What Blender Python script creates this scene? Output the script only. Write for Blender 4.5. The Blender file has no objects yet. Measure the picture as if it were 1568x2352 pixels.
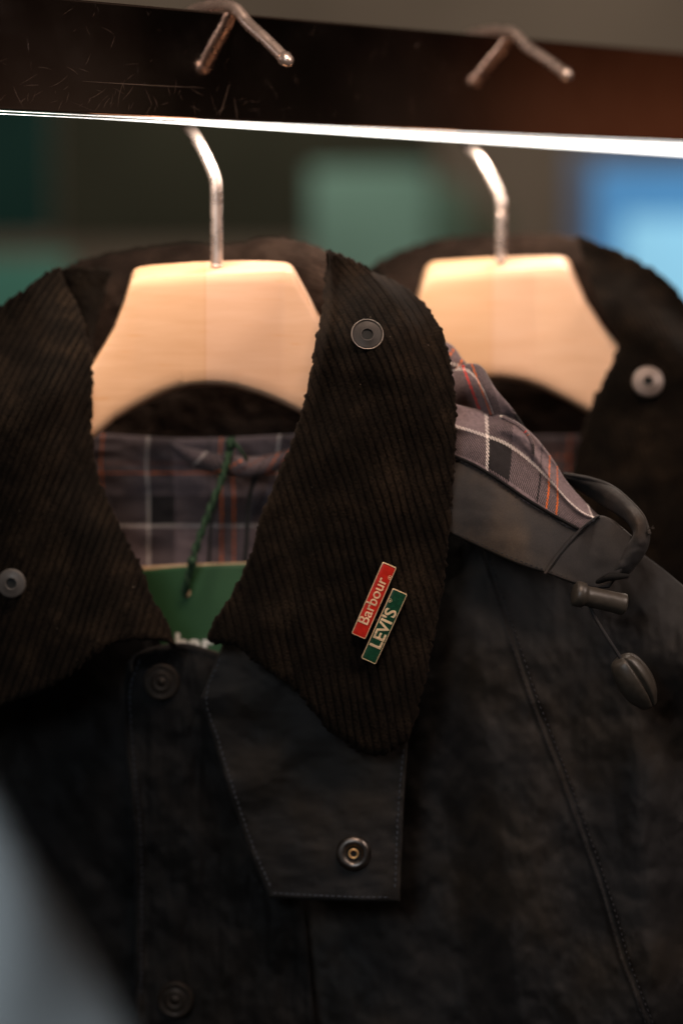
import bpy, bmesh, math, random
import numpy as np
from mathutils import Vector, Matrix
random.seed(7); rng = np.random.RandomState(11)
SC = bpy.context.scene
COL = SC.collection

# ------------------------------------------------------------------ measuring frame (metres; viewer at origin, Y away)
F = 5553.0; CX, CY = 784.0, 1176.0; TH = math.radians(5.8)
ct, st = math.cos(TH), math.sin(TH)
def W(px, py, Y):
    px = np.asarray(px, float); py = np.asarray(py, float); Y = np.asarray(Y, float)
    a = (px-CX)/F; b = (CY-py)/F
    dy = ct + b*st; dz = -st + b*ct
    s = Y/dy
    return np.stack([a*s, Y+0*a, dz*s], -1)
def WV(px, py, Y): return Vector([float(c) for c in W(px, py, Y)])
B0 = 1.251
def B(px): return B0 - 0.000055*(np.asarray(px, float)-498)
def B2(px): return 1.378 - 0.00003*(np.asarray(px, float)-1150)
MM = 4.45  # measured units per millimetre at the first jacket

# ------------------------------------------------------------------ noise
_T = rng.rand(256, 256)
def vn(x, y):
    xi = np.floor(x).astype(int); yi = np.floor(y).astype(int)
    fx = x-xi; fy = y-yi; fx = fx*fx*(3-2*fx); fy = fy*fy*(3-2*fy)
    g = lambda i, j: _T[i % 256, j % 256]
    return (g(xi, yi)*(1-fx)+g(xi+1, yi)*fx)*(1-fy)+(g(xi, yi+1)*(1-fx)+g(xi+1, yi+1)*fx)*fy
def fbm(x, y, o=3):
    s = 0; a = 1; t = 0
    for i in range(o):
        s = s+a*(vn(x*2**i+17*i, y*2**i+5*i)-.5); t += a; a *= .5
    return s/t*2
def sm(a, b, x):
    t = np.clip((x-a)/(b-a), 0, 1); return t*t*(3-2*t)

# ------------------------------------------------------------------ object helpers
def empty(name, loc, label=None, cat=None, group=None):
    o = bpy.data.objects.new(name, None); COL.objects.link(o); o.location = loc
    o.empty_display_size = .02
    if label: o['label'] = label
    if cat: o['category'] = cat
    if group: o['group'] = group
    return o
def tag(o, label, cat, group=None):
    o['label'] = label; o['category'] = cat
    if group: o['group'] = group
    return o
def link_mesh(name, verts, faces, mat, parent=None, uv=None, smooth=True, flip=False):
    me = bpy.data.meshes.new(name)
    if flip: faces = [tuple(reversed(f)) for f in faces]
    me.from_pydata([tuple(v) for v in verts], [], [tuple(f) for f in faces])
    if uv is not None:
        lay = me.uv_layers.new(name='UVMap')
        idx = np.empty(len(me.loops), dtype=np.int32); me.loops.foreach_get('vertex_index', idx)
        lay.data.foreach_set('uv', np.asarray(uv, dtype=np.float32)[idx].ravel())
    me.materials.append(mat)
    if smooth: me.polygons.foreach_set('use_smooth', [True]*len(me.polygons))
    me.update()
    o = bpy.data.objects.new(name, me); COL.objects.link(o)
    if parent is not None:
        o.parent = parent
        # parents can themselves be children; express in the parent's space
        o.matrix_parent_inverse = wm(parent).inverted()
    return o
def wm(o):
    m = Matrix.Translation(o.location)
    if o.parent is not None: m = wm(o.parent) @ o.matrix_parent_inverse @ m
    return m
def resample(P, n, smooth=True):
    P = np.array(P, float)
    if len(P) == 2: smooth = False
    if smooth:
        Q = []
        E = np.vstack([2*P[0]-P[1], P, 2*P[-1]-P[-2]])
        for i in range(1, len(E)-2):
            p0, p1, p2, p3 = E[i-1:i+3]
            for t in np.linspace(0, 1, 12, endpoint=False):
                Q.append(.5*((2*p1)+(-p0+p2)*t+(2*p0-5*p1+4*p2-p3)*t*t+(-p0+3*p1-3*p2+p3)*t**3))
        Q.append(P[-1]); P = np.array(Q)
    d = np.r_[0, np.cumsum(np.linalg.norm(np.diff(P, axis=0), axis=1))]
    s = np.linspace(0, d[-1], n)
    return np.stack([np.interp(s, d, P[:, k]) for k in range(P.shape[1])], 1)
def coons(top, bottom, left, right, nu, nv, smooth=True):
    sm_ = smooth if isinstance(smooth, tuple) else (smooth,)*4
    t = resample(top, nu, sm_[0]); b = resample(bottom, nu, sm_[1])
    l = resample(left, nv, sm_[2]); r = resample(right, nv, sm_[3])
    u = np.linspace(0, 1, nu)[None, :, None]; v = np.linspace(0, 1, nv)[:, None, None]
    S = (1-v)*t[None]+v*b[None]+(1-u)*l[:, None]+u*r[:, None] \
        - ((1-u)*(1-v)*t[0]+u*(1-v)*t[-1]+(1-u)*v*b[0]+u*v*b[-1])
    return S, np.broadcast_to(u[..., 0], (nv, nu)), np.broadcast_to(v[..., 0], (nv, nu))
def cloth(name, top, bottom, left, right, depth, mat, parent, nu=80, nv=80, base=B, thick=.0016,
          uvf=None, smooth=True, roll=.0016, jitter=0., rollw=.02):
    """sewn panel: four outline curves, a depth function for its drape, real thickness and soft rolled edges"""
    S, u, v = coons(top, bottom, left, right, nu, nv, smooth)
    px, py = S[..., 0].copy(), S[..., 1].copy()
    if jitter:
        e = np.minimum(np.minimum(u, 1-u), np.minimum(v, 1-v)); k = np.exp(-e/.012)
        px += k*jitter*fbm(py/9, px/14, 2)*2; py += k*jitter*fbm(px/9+40, py/14, 2)*2
    Y = base(px)+depth(u, v, px, py)
    e = np.minimum(np.minimum(u, 1-u)*nu, np.minimum(v, 1-v)*nv)/(rollw*max(nu, nv))
    ee = np.clip(1-e, 0, 1); Y = Y+roll*(1-np.sqrt(np.clip(1-ee*ee, 0, 1)))
    P = W(px, py, Y).reshape(-1, 3)
    uv = np.stack([px/1000, -py/1000], -1) if uvf is None else uvf(u, v, px, py)
    idx = np.arange(nu*nv).reshape(nv, nu)
    f = np.stack([idx[:-1, :-1], idx[1:, :-1], idx[1:, 1:], idx[:-1, 1:]], -1).reshape(-1, 4)
    o = link_mesh(name, P, f, mat, parent, uv.reshape(-1, 2))
    m = o.modifiers.new('thickness', 'SOLIDIFY'); m.thickness = thick; m.offset = -1
    return o
def tube(name, pts, rad, mat, parent, seg=12, smooth=True, n=None, caps=True):
    P = np.array([list(p) for p in pts], float)
    n = n or max(8, len(P)*6)
    P = resample(P, n, smooth)
    rad = np.interp(np.linspace(0, 1, n), np.linspace(0, 1, len(np.atleast_1d(rad))), np.atleast_1d(rad))
    T = np.gradient(P, axis=0); T /= np.linalg.norm(T, axis=1)[:, None]
    N = np.cross(T[0], [0, 1, .01]); N /= np.linalg.norm(N)
    V = []; uv = []
    for i in range(n):
        N = N-T[i]*N.dot(T[i]); N /= np.linalg.norm(N); Bn = np.cross(T[i], N)
        for k in range(seg):
            a = 2*math.pi*k/seg
            V.append(P[i]+rad[i]*(math.cos(a)*N+math.sin(a)*Bn)); uv.append((k/seg, i/n))
    Fc = [(i*seg+k, i*seg+(k+1) % seg, (i+1)*seg+(k+1) % seg, (i+1)*seg+k) for i in range(n-1) for k in range(seg)]
    if caps:  # rounded tips
        for end, s in ((0, -1), (n-1, 1)):
            prev = [end*seg+k for k in range(seg)]
            for a in (.4, .75, 1.0):
                r = rad[end]*math.cos(a*math.pi/2*.97); h = rad[end]*math.sin(a*math.pi/2)
                st_ = len(V)
                for k in range(seg):
                    d = (V[end*seg+k]-P[end])/rad[end]
                    V.append(P[end]+d*r+T[end]*s*h); uv.append((k/seg, 0))
                cur = list(range(st_, st_+seg))
                for k in range(seg):
                    q = (prev[k], prev[(k+1) % seg], cur[(k+1) % seg], cur[k])
                    Fc.append(q if s > 0 else q[::-1])
                prev = cur
            Fc.append(tuple(prev) if s > 0 else tuple(prev[::-1]))
    return link_mesh(name, V, Fc, mat, parent, np.array(uv))
def lathe(name, prof, c, ax, mat, parent, seg=48, disp=None, close=True):
    """prof: (radius, height along ax)"""
    ax = Vector(ax).normalized(); a0 = ax.orthogonal().normalized()
    up = Vector((0, 0, 1)); a0 = (up-ax*up.dot(ax)); a0 = a0.normalized() if a0.length > .1 else ax.orthogonal().normalized()
    b0 = ax.cross(a0); V = []; c = Vector(c)
    for j, (r, h) in enumerate(prof):
        for k in range(seg):
            t = 2*math.pi*k/seg
            rr = r*(1 if disp is None else disp(j/(len(prof)-1), t))
            V.append(c+ax*h+a0*(rr*math.cos(t))+b0*(rr*math.sin(t)))
    Fc = [(j*seg+k, j*seg+(k+1) % seg, (j+1)*seg+(k+1) % seg, (j+1)*seg+k) for j in range(len(prof)-1) for k in range(seg)]
    if close:
        Fc.append(tuple(range(seg))[::-1]); Fc.append(tuple((len(prof)-1)*seg+k for k in range(seg)))
    o = link_mesh(name, V, Fc, mat, parent)
    bm = bmesh.new(); bm.from_mesh(o.data); bmesh.ops.recalc_face_normals(bm, faces=bm.faces); bm.to_mesh(o.data); bm.free()
    return o
def stitches(name, pts, mat, parent, ln=8, gap=5, r=.00022, base=B, wob=.8):
    """pts (px,py,dY): a row of thread stitches lying on the cloth"""
    P = np.array(pts, float); d = np.sum(np.linalg.norm(np.diff(P[:, :2], axis=0), axis=1))
    n = int(d/(ln+gap)); Q = resample(P, n*10)
    V = []; Fc = []
    for i in range(n-1):
        a = Q[i*10]; b = Q[i*10+int(10*ln/(ln+gap))]
        w = [random.uniform(-wob, wob) for _ in range(2)]
        A = W(a[0]+w[0], a[1], base(a[0])+a[2]); C = W(b[0]+w[1], b[1], base(b[0])+b[2])
        M = (A+C)/2+np.array([0, -r*1.2, 0]); pts3 = [A, M, C]; T = (C-A)/np.linalg.norm(C-A)
        N = np.cross(T, [0, 1, 0]); N /= np.linalg.norm(N); Bn = np.cross(T, N); s0 = len(V)
        for q, k_ in zip(pts3, (.6, 1, .6)):
            for k in range(6):
                t = 2*math.pi*k/6; V.append(q+r*k_*(math.cos(t)*N+math.sin(t)*Bn))
        for j in range(2):
            for k in range(6): Fc.append((s0+j*6+k, s0+j*6+(k+1) % 6, s0+(j+1)*6+(k+1) % 6, s0+(j+1)*6+k))
    return link_mesh(name, V, Fc, mat, parent)

# ------------------------------------------------------------------ materials
def nm(name):
    m = bpy.data.materials.new(name); m.use_nodes = True
    nt = m.node_tree; b = nt.nodes['Principled BSDF']
    return m, nt, b
def N(nt, t, **kw):
    n = nt.nodes.new(t)
    for k, v in kw.items(): setattr(n, k, v)
    return n
def noise(nt, scale, detail=3, vec=None, rough=.5):
    n = N(nt, 'ShaderNodeTexNoise'); n.inputs['Scale'].default_value = scale
    n.inputs['Detail'].default_value = detail; n.inputs['Roughness'].default_value = rough
    if vec is not None: nt.links.new(vec, n.inputs['Vector'])
    return n
def ramp(nt, stops, src=None, interp='LINEAR'):
    r = N(nt, 'ShaderNodeValToRGB'); e = r.color_ramp; e.interpolation = interp
    e.elements[0].position = stops[0][0]; e.elements[0].color = (*stops[0][1], 1)
    e.elements[1].position = stops[-1][0]; e.elements[1].color = (*stops[-1][1], 1)
    for p, c in stops[1:-1]:
        k = e.elements.new(p); k.color = (*c, 1)
    if src is not None: nt.links.new(src, r.inputs[0])
    return r
def math_(nt, op, a, b=None):
    n = N(nt, 'ShaderNodeMath', operation=op)
    for i, q in enumerate((a, b)):
        if q is None: continue
        if isinstance(q, (int, float)): n.inputs[i].default_value = q
        else: nt.links.new(q, n.inputs[i])
    return n.outputs[0]
def mixc(nt, fac, a, b, blend='MIX'):
    n = N(nt, 'ShaderNodeMix', data_type='RGBA', blend_type=blend)
    for s, q in ((n.inputs['Factor'], fac), (n.inputs[6], a), (n.inputs[7], b)):
        if isinstance(q, (int, float)): s.default_value = q
        elif isinstance(q, tuple): s.default_value = (*q, 1)
        else: nt.links.new(q, s)
    return n.outputs[2]
def bump(nt, h, strength, dist, b, chain=None):
    n = N(nt, 'ShaderNodeBump'); n.inputs['Strength'].default_value = strength; n.inputs['Distance'].default_value = dist
    nt.links.new(h, n.inputs['Height'])
    if chain is not None: nt.links.new(chain, n.inputs['Normal'])
    nt.links.new(n.outputs[0], b.inputs['Normal']); return n.outputs[0]
def uvxy(nt):
    t = N(nt, 'ShaderNodeTexCoord'); s = N(nt, 'ShaderNodeSeparateXYZ'); nt.links.new(t.outputs['UV'], s.inputs[0])
    return t, s.outputs[0], s.outputs[1]

def m_corduroy(name='corduroy', c0=(.0038, .0031, .0024), c1=(.0070, .0053, .0039), c2=(.0138, .0098, .0066)):
    m, nt, b = nm(name); t, x, y = uvxy(nt)      # uv.x counts ribs
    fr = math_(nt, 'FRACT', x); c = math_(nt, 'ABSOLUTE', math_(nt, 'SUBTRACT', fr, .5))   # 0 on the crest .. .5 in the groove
    groove = ramp(nt, [(0, (1, 1, 1)), (.27, (.85, .85, .85)), (.42, (.30, .30, .30)), (.5, (.16, .16, .16))], c)  # rib grooves painted darker, their shade put into the colour
    n1 = noise(nt, 55, 4, t.outputs['Object']); n2 = noise(nt, 900, 3, t.outputs['Object'])
    col = ramp(nt, [(.3, c0), (.5, c1), (.68, c2)], n1.outputs[0])
    fz = ramp(nt, [(.3, (.45, .45, .45)), (.7, (1.7, 1.6, 1.5))], n2.outputs[0])
    n3 = noise(nt, 34, 2, t.outputs['Object']); groove_amt = ramp(nt, [(.35, (.45, .45, .45)), (.65, (1, 1, 1))], n3.outputs[0])
    cc = mixc(nt, 1.0, col.outputs[0], fz.outputs[0], 'MULTIPLY'); cc = mixc(nt, groove_amt.outputs[0], cc, mixc(nt, 1.0, cc, groove.outputs[0], 'MULTIPLY'))
    vo = N(nt, 'ShaderNodeTexVoronoi'); vo.inputs['Scale'].default_value = 210; nt.links.new(t.outputs['Object'], vo.inputs['Vector'])
    lint = ramp(nt, [(.045, (1, 1, 1)), (.075, (0, 0, 0))], vo.outputs['Distance'])
    pick = N(nt, 'ShaderNodeSeparateColor'); nt.links.new(vo.outputs['Color'], pick.inputs[0])
    lf = math_(nt, 'MULTIPLY', lint.outputs[0], math_(nt, 'GREATER_THAN', pick.outputs[0], .90))
    cc = mixc(nt, lf, cc, (.12, .10, .08))
    nt.links.new(cc, b.inputs['Base Color']); b.inputs['Roughness'].default_value = .95
    b.inputs['Specular IOR Level'].default_value = .05
    b.inputs['Sheen Weight'].default_value = .035; b.inputs['Sheen Roughness'].default_value = .45
    b.inputs['Sheen Tint'].default_value = (.75, .55, .45, 1)
    bump(nt, n2.outputs[0], .9, .0006, b)
    return m
def m_wax(name, c0, c1, c2, spec=.25, nsc=14):
    m, nt, b = nm(name); t, x, y = uvxy(nt)
    n1 = noise(nt, nsc, 4, t.outputs['Object']); n2 = noise(nt, 60, 3, t.outputs['Object']); n3 = noise(nt, 1800, 2, t.outputs['Object'])
    a = ramp(nt, [(.34, c0), (.52, c1), (.68, c2)], n1.outputs[0])
    k = ramp(nt, [(.3, (.88, .88, .90)), (.7, (1.14, 1.12, 1.10))], n2.outputs[0])
    cc = mixc(nt, 1.0, a.outputs[0], k.outputs[0], 'MULTIPLY')
    # plain weave, thread pitch about half a millimetre
    wx = math_(nt, 'SINE', math_(nt, 'MULTIPLY', x, 2*math.pi*330)); wy = math_(nt, 'SINE', math_(nt, 'MULTIPLY', y, 2*math.pi*330))
    wv = math_(nt, 'MULTIPLY', wx, wy)
    g = ramp(nt, [(.1, (.55, .55, .55)), (.9, (1.45, 1.45, 1.45))], math_(nt, 'ADD', math_(nt, 'MULTIPLY', wv, .25), math_(nt, 'MULTIPLY', n3.outputs[0], 1.0)))
    cc = mixc(nt, 1.0, cc, g.outputs[0], 'MULTIPLY')
    nt.links.new(cc, b.inputs['Base Color'])
    rr = ramp(nt, [(.35, (.5, .5, .5)), (.65, (.72, .72, .72))], n2.outputs[0]); nt.links.new(rr.outputs[0], b.inputs['Roughness'])
    b.inputs['Specular IOR Level'].default_value = spec
    b.inputs['Sheen Weight'].default_value = .02; b.inputs['Sheen Roughness'].default_value = .5
    c1_ = bump(nt, n2.outputs[0], .22, .004, b); bump(nt, math_(nt, 'ADD', wv, n3.outputs[0]), .35, .0003, b, c1_)
    return m
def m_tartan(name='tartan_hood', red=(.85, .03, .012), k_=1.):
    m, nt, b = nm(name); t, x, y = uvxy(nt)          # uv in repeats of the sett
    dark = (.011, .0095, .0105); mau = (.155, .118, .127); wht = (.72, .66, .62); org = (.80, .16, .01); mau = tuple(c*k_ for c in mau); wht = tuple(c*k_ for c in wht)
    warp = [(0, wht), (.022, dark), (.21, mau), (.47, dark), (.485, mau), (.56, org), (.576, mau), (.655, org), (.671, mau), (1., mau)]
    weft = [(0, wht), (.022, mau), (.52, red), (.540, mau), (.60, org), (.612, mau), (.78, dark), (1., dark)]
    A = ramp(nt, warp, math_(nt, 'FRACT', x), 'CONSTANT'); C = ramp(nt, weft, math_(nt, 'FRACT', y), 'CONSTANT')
    tw = math_(nt, 'FRACT', math_(nt, 'MULTIPLY', math_(nt, 'ADD', x, math_(nt, 'MULTIPLY', y, .9)), 40))
    tr = ramp(nt, [(.40, (0, 0, 0)), (.5, (1, 1, 1)), (.92, (1, 1, 1)), (1., (0, 0, 0))], tw)
    cc = mixc(nt, tr.outputs[0], A.outputs[0], C.outputs[0])
    n2 = noise(nt, 700, 2, t.outputs['Object']); k = ramp(nt, [(.3, (.8, .8, .8)), (.7, (1.2, 1.2, 1.2))], n2.outputs[0])
    cc = mixc(nt, 1.0, cc, k.outputs[0], 'MULTIPLY')
    nt.links.new(cc, b.inputs['Base Color']); b.inputs['Roughness'].default_value = .85
    b.inputs['Sheen Weight'].default_value = .08; b.inputs['Specular IOR Level'].default_value = .2
    bump(nt, math_(nt, 'ADD', tr.outputs[0], n2.outputs[0]), .4, .0003, b)
    return m
def m_wood(name, a, c, seam=None):
    m, nt, b = nm(name); t, x, y = uvxy(nt)
    mp = N(nt, 'ShaderNodeMapping'); mp.inputs['Scale'].default_value = (1.0, 1.0, 9); mp.inputs['Rotation'].default_value = (0, .95, 0)
    nt.links.new(t.outputs['Object'], mp.inputs['Vector'])
    n1 = noise(nt, 28, 5, mp.outputs[0], .6); n2 = noise(nt, 9, 2, t.outputs['Object'])
    col = ramp(nt, [(.22, a), (.75, c)], n1.outputs[0])
    n4 = noise(nt, 46, 2, mp.outputs[0]); fl = ramp(nt, [(.64, (0, 0, 0)), (.72, (1, 1, 1))], n4.outputs[0])
    cc = mixc(nt, math_(nt, 'MULTIPLY', fl.outputs[0], .25), col.outputs[0], (.72, .33, .10))
    k = ramp(nt, [(.3, (.94, .92, .90)), (.7, (1.04, 1.04, 1.04))], n2.outputs[0])
    cc = mixc(nt, 1.0, cc, k.outputs[0], 'MULTIPLY')
    if seam is not None:   # two glued halves of slightly different board (uv.x = measured position)
        hh = ramp(nt, [(.5-.0018, (.98, .95, .88)), (.5-.0007, (.92, .84, .75)), (.5+.0007, (.92, .84, .75)), (.5+.0018, (1.02, 1.02, 1.05))], math_(nt, 'ADD', x, .5-seam))
        cc = mixc(nt, 1.0, cc, hh.outputs[0], 'MULTIPLY')
    nt.links.new(cc, b.inputs['Base Color']); b.inputs['Roughness'].default_value = .42
    b.inputs['Specular IOR Level'].default_value = .35; bump(nt, n1.outputs[0], .06, .001, b)
    return m
def m_metal(name, col, rough, metallic=1., nscale=None):
    m, nt, b = nm(name); b.inputs['Base Color'].default_value = (*col, 1); b.inputs['Metallic'].default_value = metallic
    t = N(nt, 'ShaderNodeTexCoord'); n1 = noise(nt, nscale or 120, 4, t.outputs['Object'])
    rr = ramp(nt, [(.3, (rough*.7,)*3), (.7, (rough*1.4,)*3)], n1.outputs[0]); nt.links.new(rr.outputs[0], b.inputs['Roughness'])
    k = ramp(nt, [(.25, tuple(c*.75 for c in col)), (.7, col)], n1.outputs[0]); nt.links.new(k.outputs[0], b.inputs['Base Color'])
    return m
def m_plain(name, col, rough=.6, spec=.3, nscale=60, var=.25, bmp=.2):
    m, nt, b = nm(name); t = N(nt, 'ShaderNodeTexCoord'); n1 = noise(nt, nscale, 4, t.outputs['Object'])
    k = ramp(nt, [(.3, tuple(c*(1-var) for c in col)), (.7, tuple(min(1, c*(1+var)) for c in col))], n1.outputs[0])
    nt.links.new(k.outputs[0], b.inputs['Base Color']); b.inputs['Roughness'].default_value = rough
    b.inputs['Specular IOR Level'].default_value = spec; bump(nt, n1.outputs[0], bmp, .001, b)
    return m
def m_emit(name, col, s):
    m, nt, b = nm(name); b.inputs['Base Color'].default_value = (.03, .04, .05, 1)
    t = N(nt, 'ShaderNodeTexCoord'); n1 = noise(nt, 3, 1, t.outputs['Object'])
    k = ramp(nt, [(.3, tuple(c*.85 for c in col)), (.7, col)], n1.outputs[0])
    nt.links.new(k.outputs[0], b.inputs['Emission Color']); b.inputs['Emission Strength'].default_value = s
    return m
def m_rail():
    m, nt, b = nm('polished_rail'); b.inputs['Metallic'].default_value = 1; t, x, y = uvxy(nt)
    n1 = noise(nt, 30, 4, t.outputs['Object'])
    mp = N(nt, 'ShaderNodeMapping'); mp.inputs['Rotation'].default_value = (0, 0, .5); mp.inputs['Scale'].default_value = (1, 1, .16)
    nt.links.new(t.outputs['Object'], mp.inputs['Vector'])
    wn = noise(nt, 20, 2, t.outputs['Object'])
    sc_f = None
    for sc, rot, z in ((130, (0, .35, .5), .10), (150, (0, -.5, .2), .08), (120, (0, 1.1, .1), .06)):
        mp = N(nt, 'ShaderNodeMapping'); mp.inputs['Rotation'].default_value = rot; mp.inputs['Scale'].default_value = (1, 1, z)
        wob = N(nt, 'ShaderNodeVectorMath', operation='MULTIPLY_ADD'); nt.links.new(wn.outputs['Color'], wob.inputs[0])
        wob.inputs[1].default_value = (.02, .02, .02); nt.links.new(t.outputs['Object'], wob.inputs[2])
        nt.links.new(wob.outputs[0], mp.inputs['Vector'])
        vo = N(nt, 'ShaderNodeTexVoronoi', feature='DISTANCE_TO_EDGE'); vo.inputs['Scale'].default_value = sc
        nt.links.new(mp.outputs[0], vo.inputs['Vector'])
        l = ramp(nt, [(.004, (1, 1, 1)), (.016, (0, 0, 0))], vo.outputs['Distance']).outputs[0]
        nk = noise(nt, sc*.5, 3, t.outputs['Object']); msk = ramp(nt, [(.66, (0, 0, 0)), (.80, (1, 1, 1))], nk.outputs[0]).outputs[0]
        l = math_(nt, 'MULTIPLY', l, msk)
        sc_f = l if sc_f is None else math_(nt, 'MAXIMUM', sc_f, l)
    col = ramp(nt, [(.3, (.50, .40, .36)), (.7, (.62, .52, .47))], n1.outputs[0])
    nt.links.new(col.outputs[0], b.inputs['Base Color'])
    rr = ramp(nt, [(.3, (.035, .035, .035)), (.75, (.09, .09, .09))], n1.outputs[0])
    nt.links.new(math_(nt, 'ADD', rr.outputs[0], math_(nt, 'MULTIPLY', sc_f, .35)), b.inputs['Roughness'])
    b.inputs['Anisotropic'].default_value = 0
    bump(nt, sc_f, .06, .0002, b)
    return m

CORD = m_corduroy(); CORDB = m_corduroy('corduroy_lit', (.014, .0095, .0075), (.022, .0150, .0118), (.034, .023, .018))  # lighter copy for the collar backs, strip light put into its colour
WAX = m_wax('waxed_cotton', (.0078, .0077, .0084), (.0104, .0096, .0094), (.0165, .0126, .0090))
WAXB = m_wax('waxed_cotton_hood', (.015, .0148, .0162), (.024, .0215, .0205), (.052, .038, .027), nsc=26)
WAXD = m_wax('waxed_cotton_shaded', (.0028, .0029, .0034), (.0038, .0037, .0038), (.0056, .0045, .0036), .15)  # darker copy of the same cloth, weaker light put into its colour
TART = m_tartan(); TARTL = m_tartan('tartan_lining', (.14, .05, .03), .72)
WOOD = m_wood('beech_hanger', (.72, .44, .265), (.80, .52, .34), .471)
WOOD2 = m_wood('beech_hanger_pale', (.74, .47, .29), (.84, .57, .385), 1.128)
CHROME = m_metal('hook_chrome', (.74, .62, .56), .27, .78)
GUN = m_metal('gunmetal', (.13, .115, .105), .38)
WASH = m_metal('grey_washer', (.011, .009, .008), .5, .3)
WASH2 = m_metal('pale_washer', (.19, .155, .14), .45, .4)
BRASS = m_metal('brass', (.75, .45, .18), .3, .5)
GOLD = m_metal('gilt', (1, .72, .45), .28, .45)
BRONZE = m_metal('dark_bronze', (.019, .0135, .0095), .55, .7)
THREAD = m_plain('navy_thread', (.048, .056, .072), .8)
THREADD = m_plain('dark_thread', (.014, .014, .017), .9)
GREENC = m_plain('green_cord', (.018, .045, .022), .8, nscale=400, var=.5, bmp=.6)
BLACKC = m_plain('black_cord', (.008, .009, .009), .8)
TAGG = m_plain('green_card', (.021, .068, .026), .55, nscale=30, var=.12, bmp=.05)
TAGE = m_plain('card_edge', (.62, .42, .25), .8)
WHITEP = m_plain('white_print', (.62, .62, .58), .6, var=.05, bmp=0)
TOGG = m_plain('toggle_plastic', (.034, .029, .023), .42, .5, 300, .2, .15)
RAIL = m_rail()

# ------------------------------------------------------------------ rail
def railY(px): return 1/(.8696-.1893*px/1568)
A = W(0, 252, 1.15); C = W(1568, 330, 1.47)
zb = float((A[2]+C[2])/2); zt = float((W(0, -20, 1.15)[2]+W(1568, 122, 1.47)[2])/2)
rd = np.array([C[0]-A[0], C[1]-A[1], 0]); rd /= np.linalg.norm(rd); rn = np.array([rd[1], -rd[0], 0])
A0 = np.array([A[0], A[1], 0])
def rail_pt(t, s, z): return A0+rd*t+rn*s+np.array([0, 0, z])
def box_along(name, t0, t1, s0, s1, z0, z1, mat, parent, bev=.0012, nseg=1, zfun=None, sfun=None):
    V = []; Fc = []
    for i in range(nseg+1):
        t = t0+(t1-t0)*i/nseg; q = (z0, z1) if zfun is None else zfun(t)
        if sfun is not None: s1 = sfun(t)
        V += [rail_pt(t, s0, q[0]), rail_pt(t, s1, q[0]), rail_pt(t, s1, q[1]), rail_pt(t, s0, q[1])]
    for i in range(nseg):
        for k in range(4): Fc.append((i*4+k, i*4+(k+1) % 4, (i+1)*4+(k+1) % 4, (i+1)*4+k))
    Fc.append((3, 2, 1, 0)); e = nseg*4; Fc.append((e, e+1, e+2, e+3))
    o = link_mesh(name, V, Fc, mat, parent, smooth=False)
    bm = bmesh.new(); bm.from_mesh(o.data); bmesh.ops.recalc_face_normals(bm, faces=bm.faces); bm.to_mesh(o.data); bm.free()
    if bev:
        m = o.modifiers.new('b', 'BEVEL'); m.width = bev; m.segments = 3; m.limit_method = 'ANGLE'
    return o
rail = empty('clothes_rail', Vector(rail_pt(.2, 0, zb)), 'wide flat polished dark metal clothes rail with fine scratches, both hangers hooked over it', 'clothes rail')
box_along('bar', -.30, 1.3, -.020, 0, zb, zt, RAIL, rail)
SCR = m_metal('scratch_metal', (.11, .075, .06), .5, .5)
V = []; Fc = []
def scratch(t, z, ang, ln, w, bend=0.):
    n = 7; s0 = len(V)
    for i in range(n+1):
        q = i/n-.5; a = ang+bend*q; c = (t+math.cos(ang)*ln*q-math.sin(ang)*bend*ln*q*q*.5, z+math.sin(ang)*ln*q+math.cos(ang)*bend*ln*q*q*.5)
        ww = w*(1-(2*q)**2*.85)
        for sg in (-1, 1): V.append(rail_pt(c[0]-math.sin(a)*ww*sg, .00006, c[1]+math.cos(a)*ww*sg))
    for i in range(n): Fc.append((s0+2*i, s0+2*i+1, s0+2*i+3, s0+2*i+2))
for k in range(110):
    t_ = random.gauss(.075, .055) if k < 80 else random.uniform(-.02, .3)
    z_ = zb+.002+abs(random.gauss(0, .012)) if k < 80 else random.uniform(zb+.003, zt-.003)
    if z_ > zt-.004: continue
    scratch(t_, z_, random.uniform(.5, 2.2) if random.random() < .75 else random.uniform(-.5, .5), random.uniform(.002, .011)*(.5+random.random()), random.uniform(.00002, .00006), random.uniform(-.6, .6))
scratch(.085, zb+.0155, .005, .075, .00012, .02); scratch(-.01, zb+.03, 1.75, .022, .00018, .1); scratch(-.012, zb+.015, 1.8, .018, .0002, .1)
scratch(.135, zb+.011, 1.2, .019, .00016, .1); scratch(.142, zb+.006, 1.75, .012, .0001, .1)
link_mesh('scratches', V, Fc, SCR, rail)['kind'] = 'stuff'
# LED strip fixed under the back of the rail
led = empty('light_strip', Vector(rail_pt(.2, -.01, zb)), 'glowing white light strip running along the underside of the clothes rail', 'light strip')
def ledz(t):
    px = np.interp(t, [-.05, 0, .06, .10, .15, .25, .40, .56, 1.3], [.2, .25, .10, .4, 1.0, 1.8, 2.9, 4.0, 8])*.001
    return (zb-.0006-px, zb-.0006)
LEDM = m_emit('led_diffuser', (1, .95, .88), 5.0)
box_along('diffuser', -.30, 1.3, -.018, -.004, 0, 0, LEDM, led, bev=0, nseg=90, zfun=ledz, sfun=lambda t: float(np.interp(t, [-.3, .05, .08, .16, .3, .6], [-.0176, -.0176, -.0177, -.0170, -.0165, -.016])))

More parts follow.
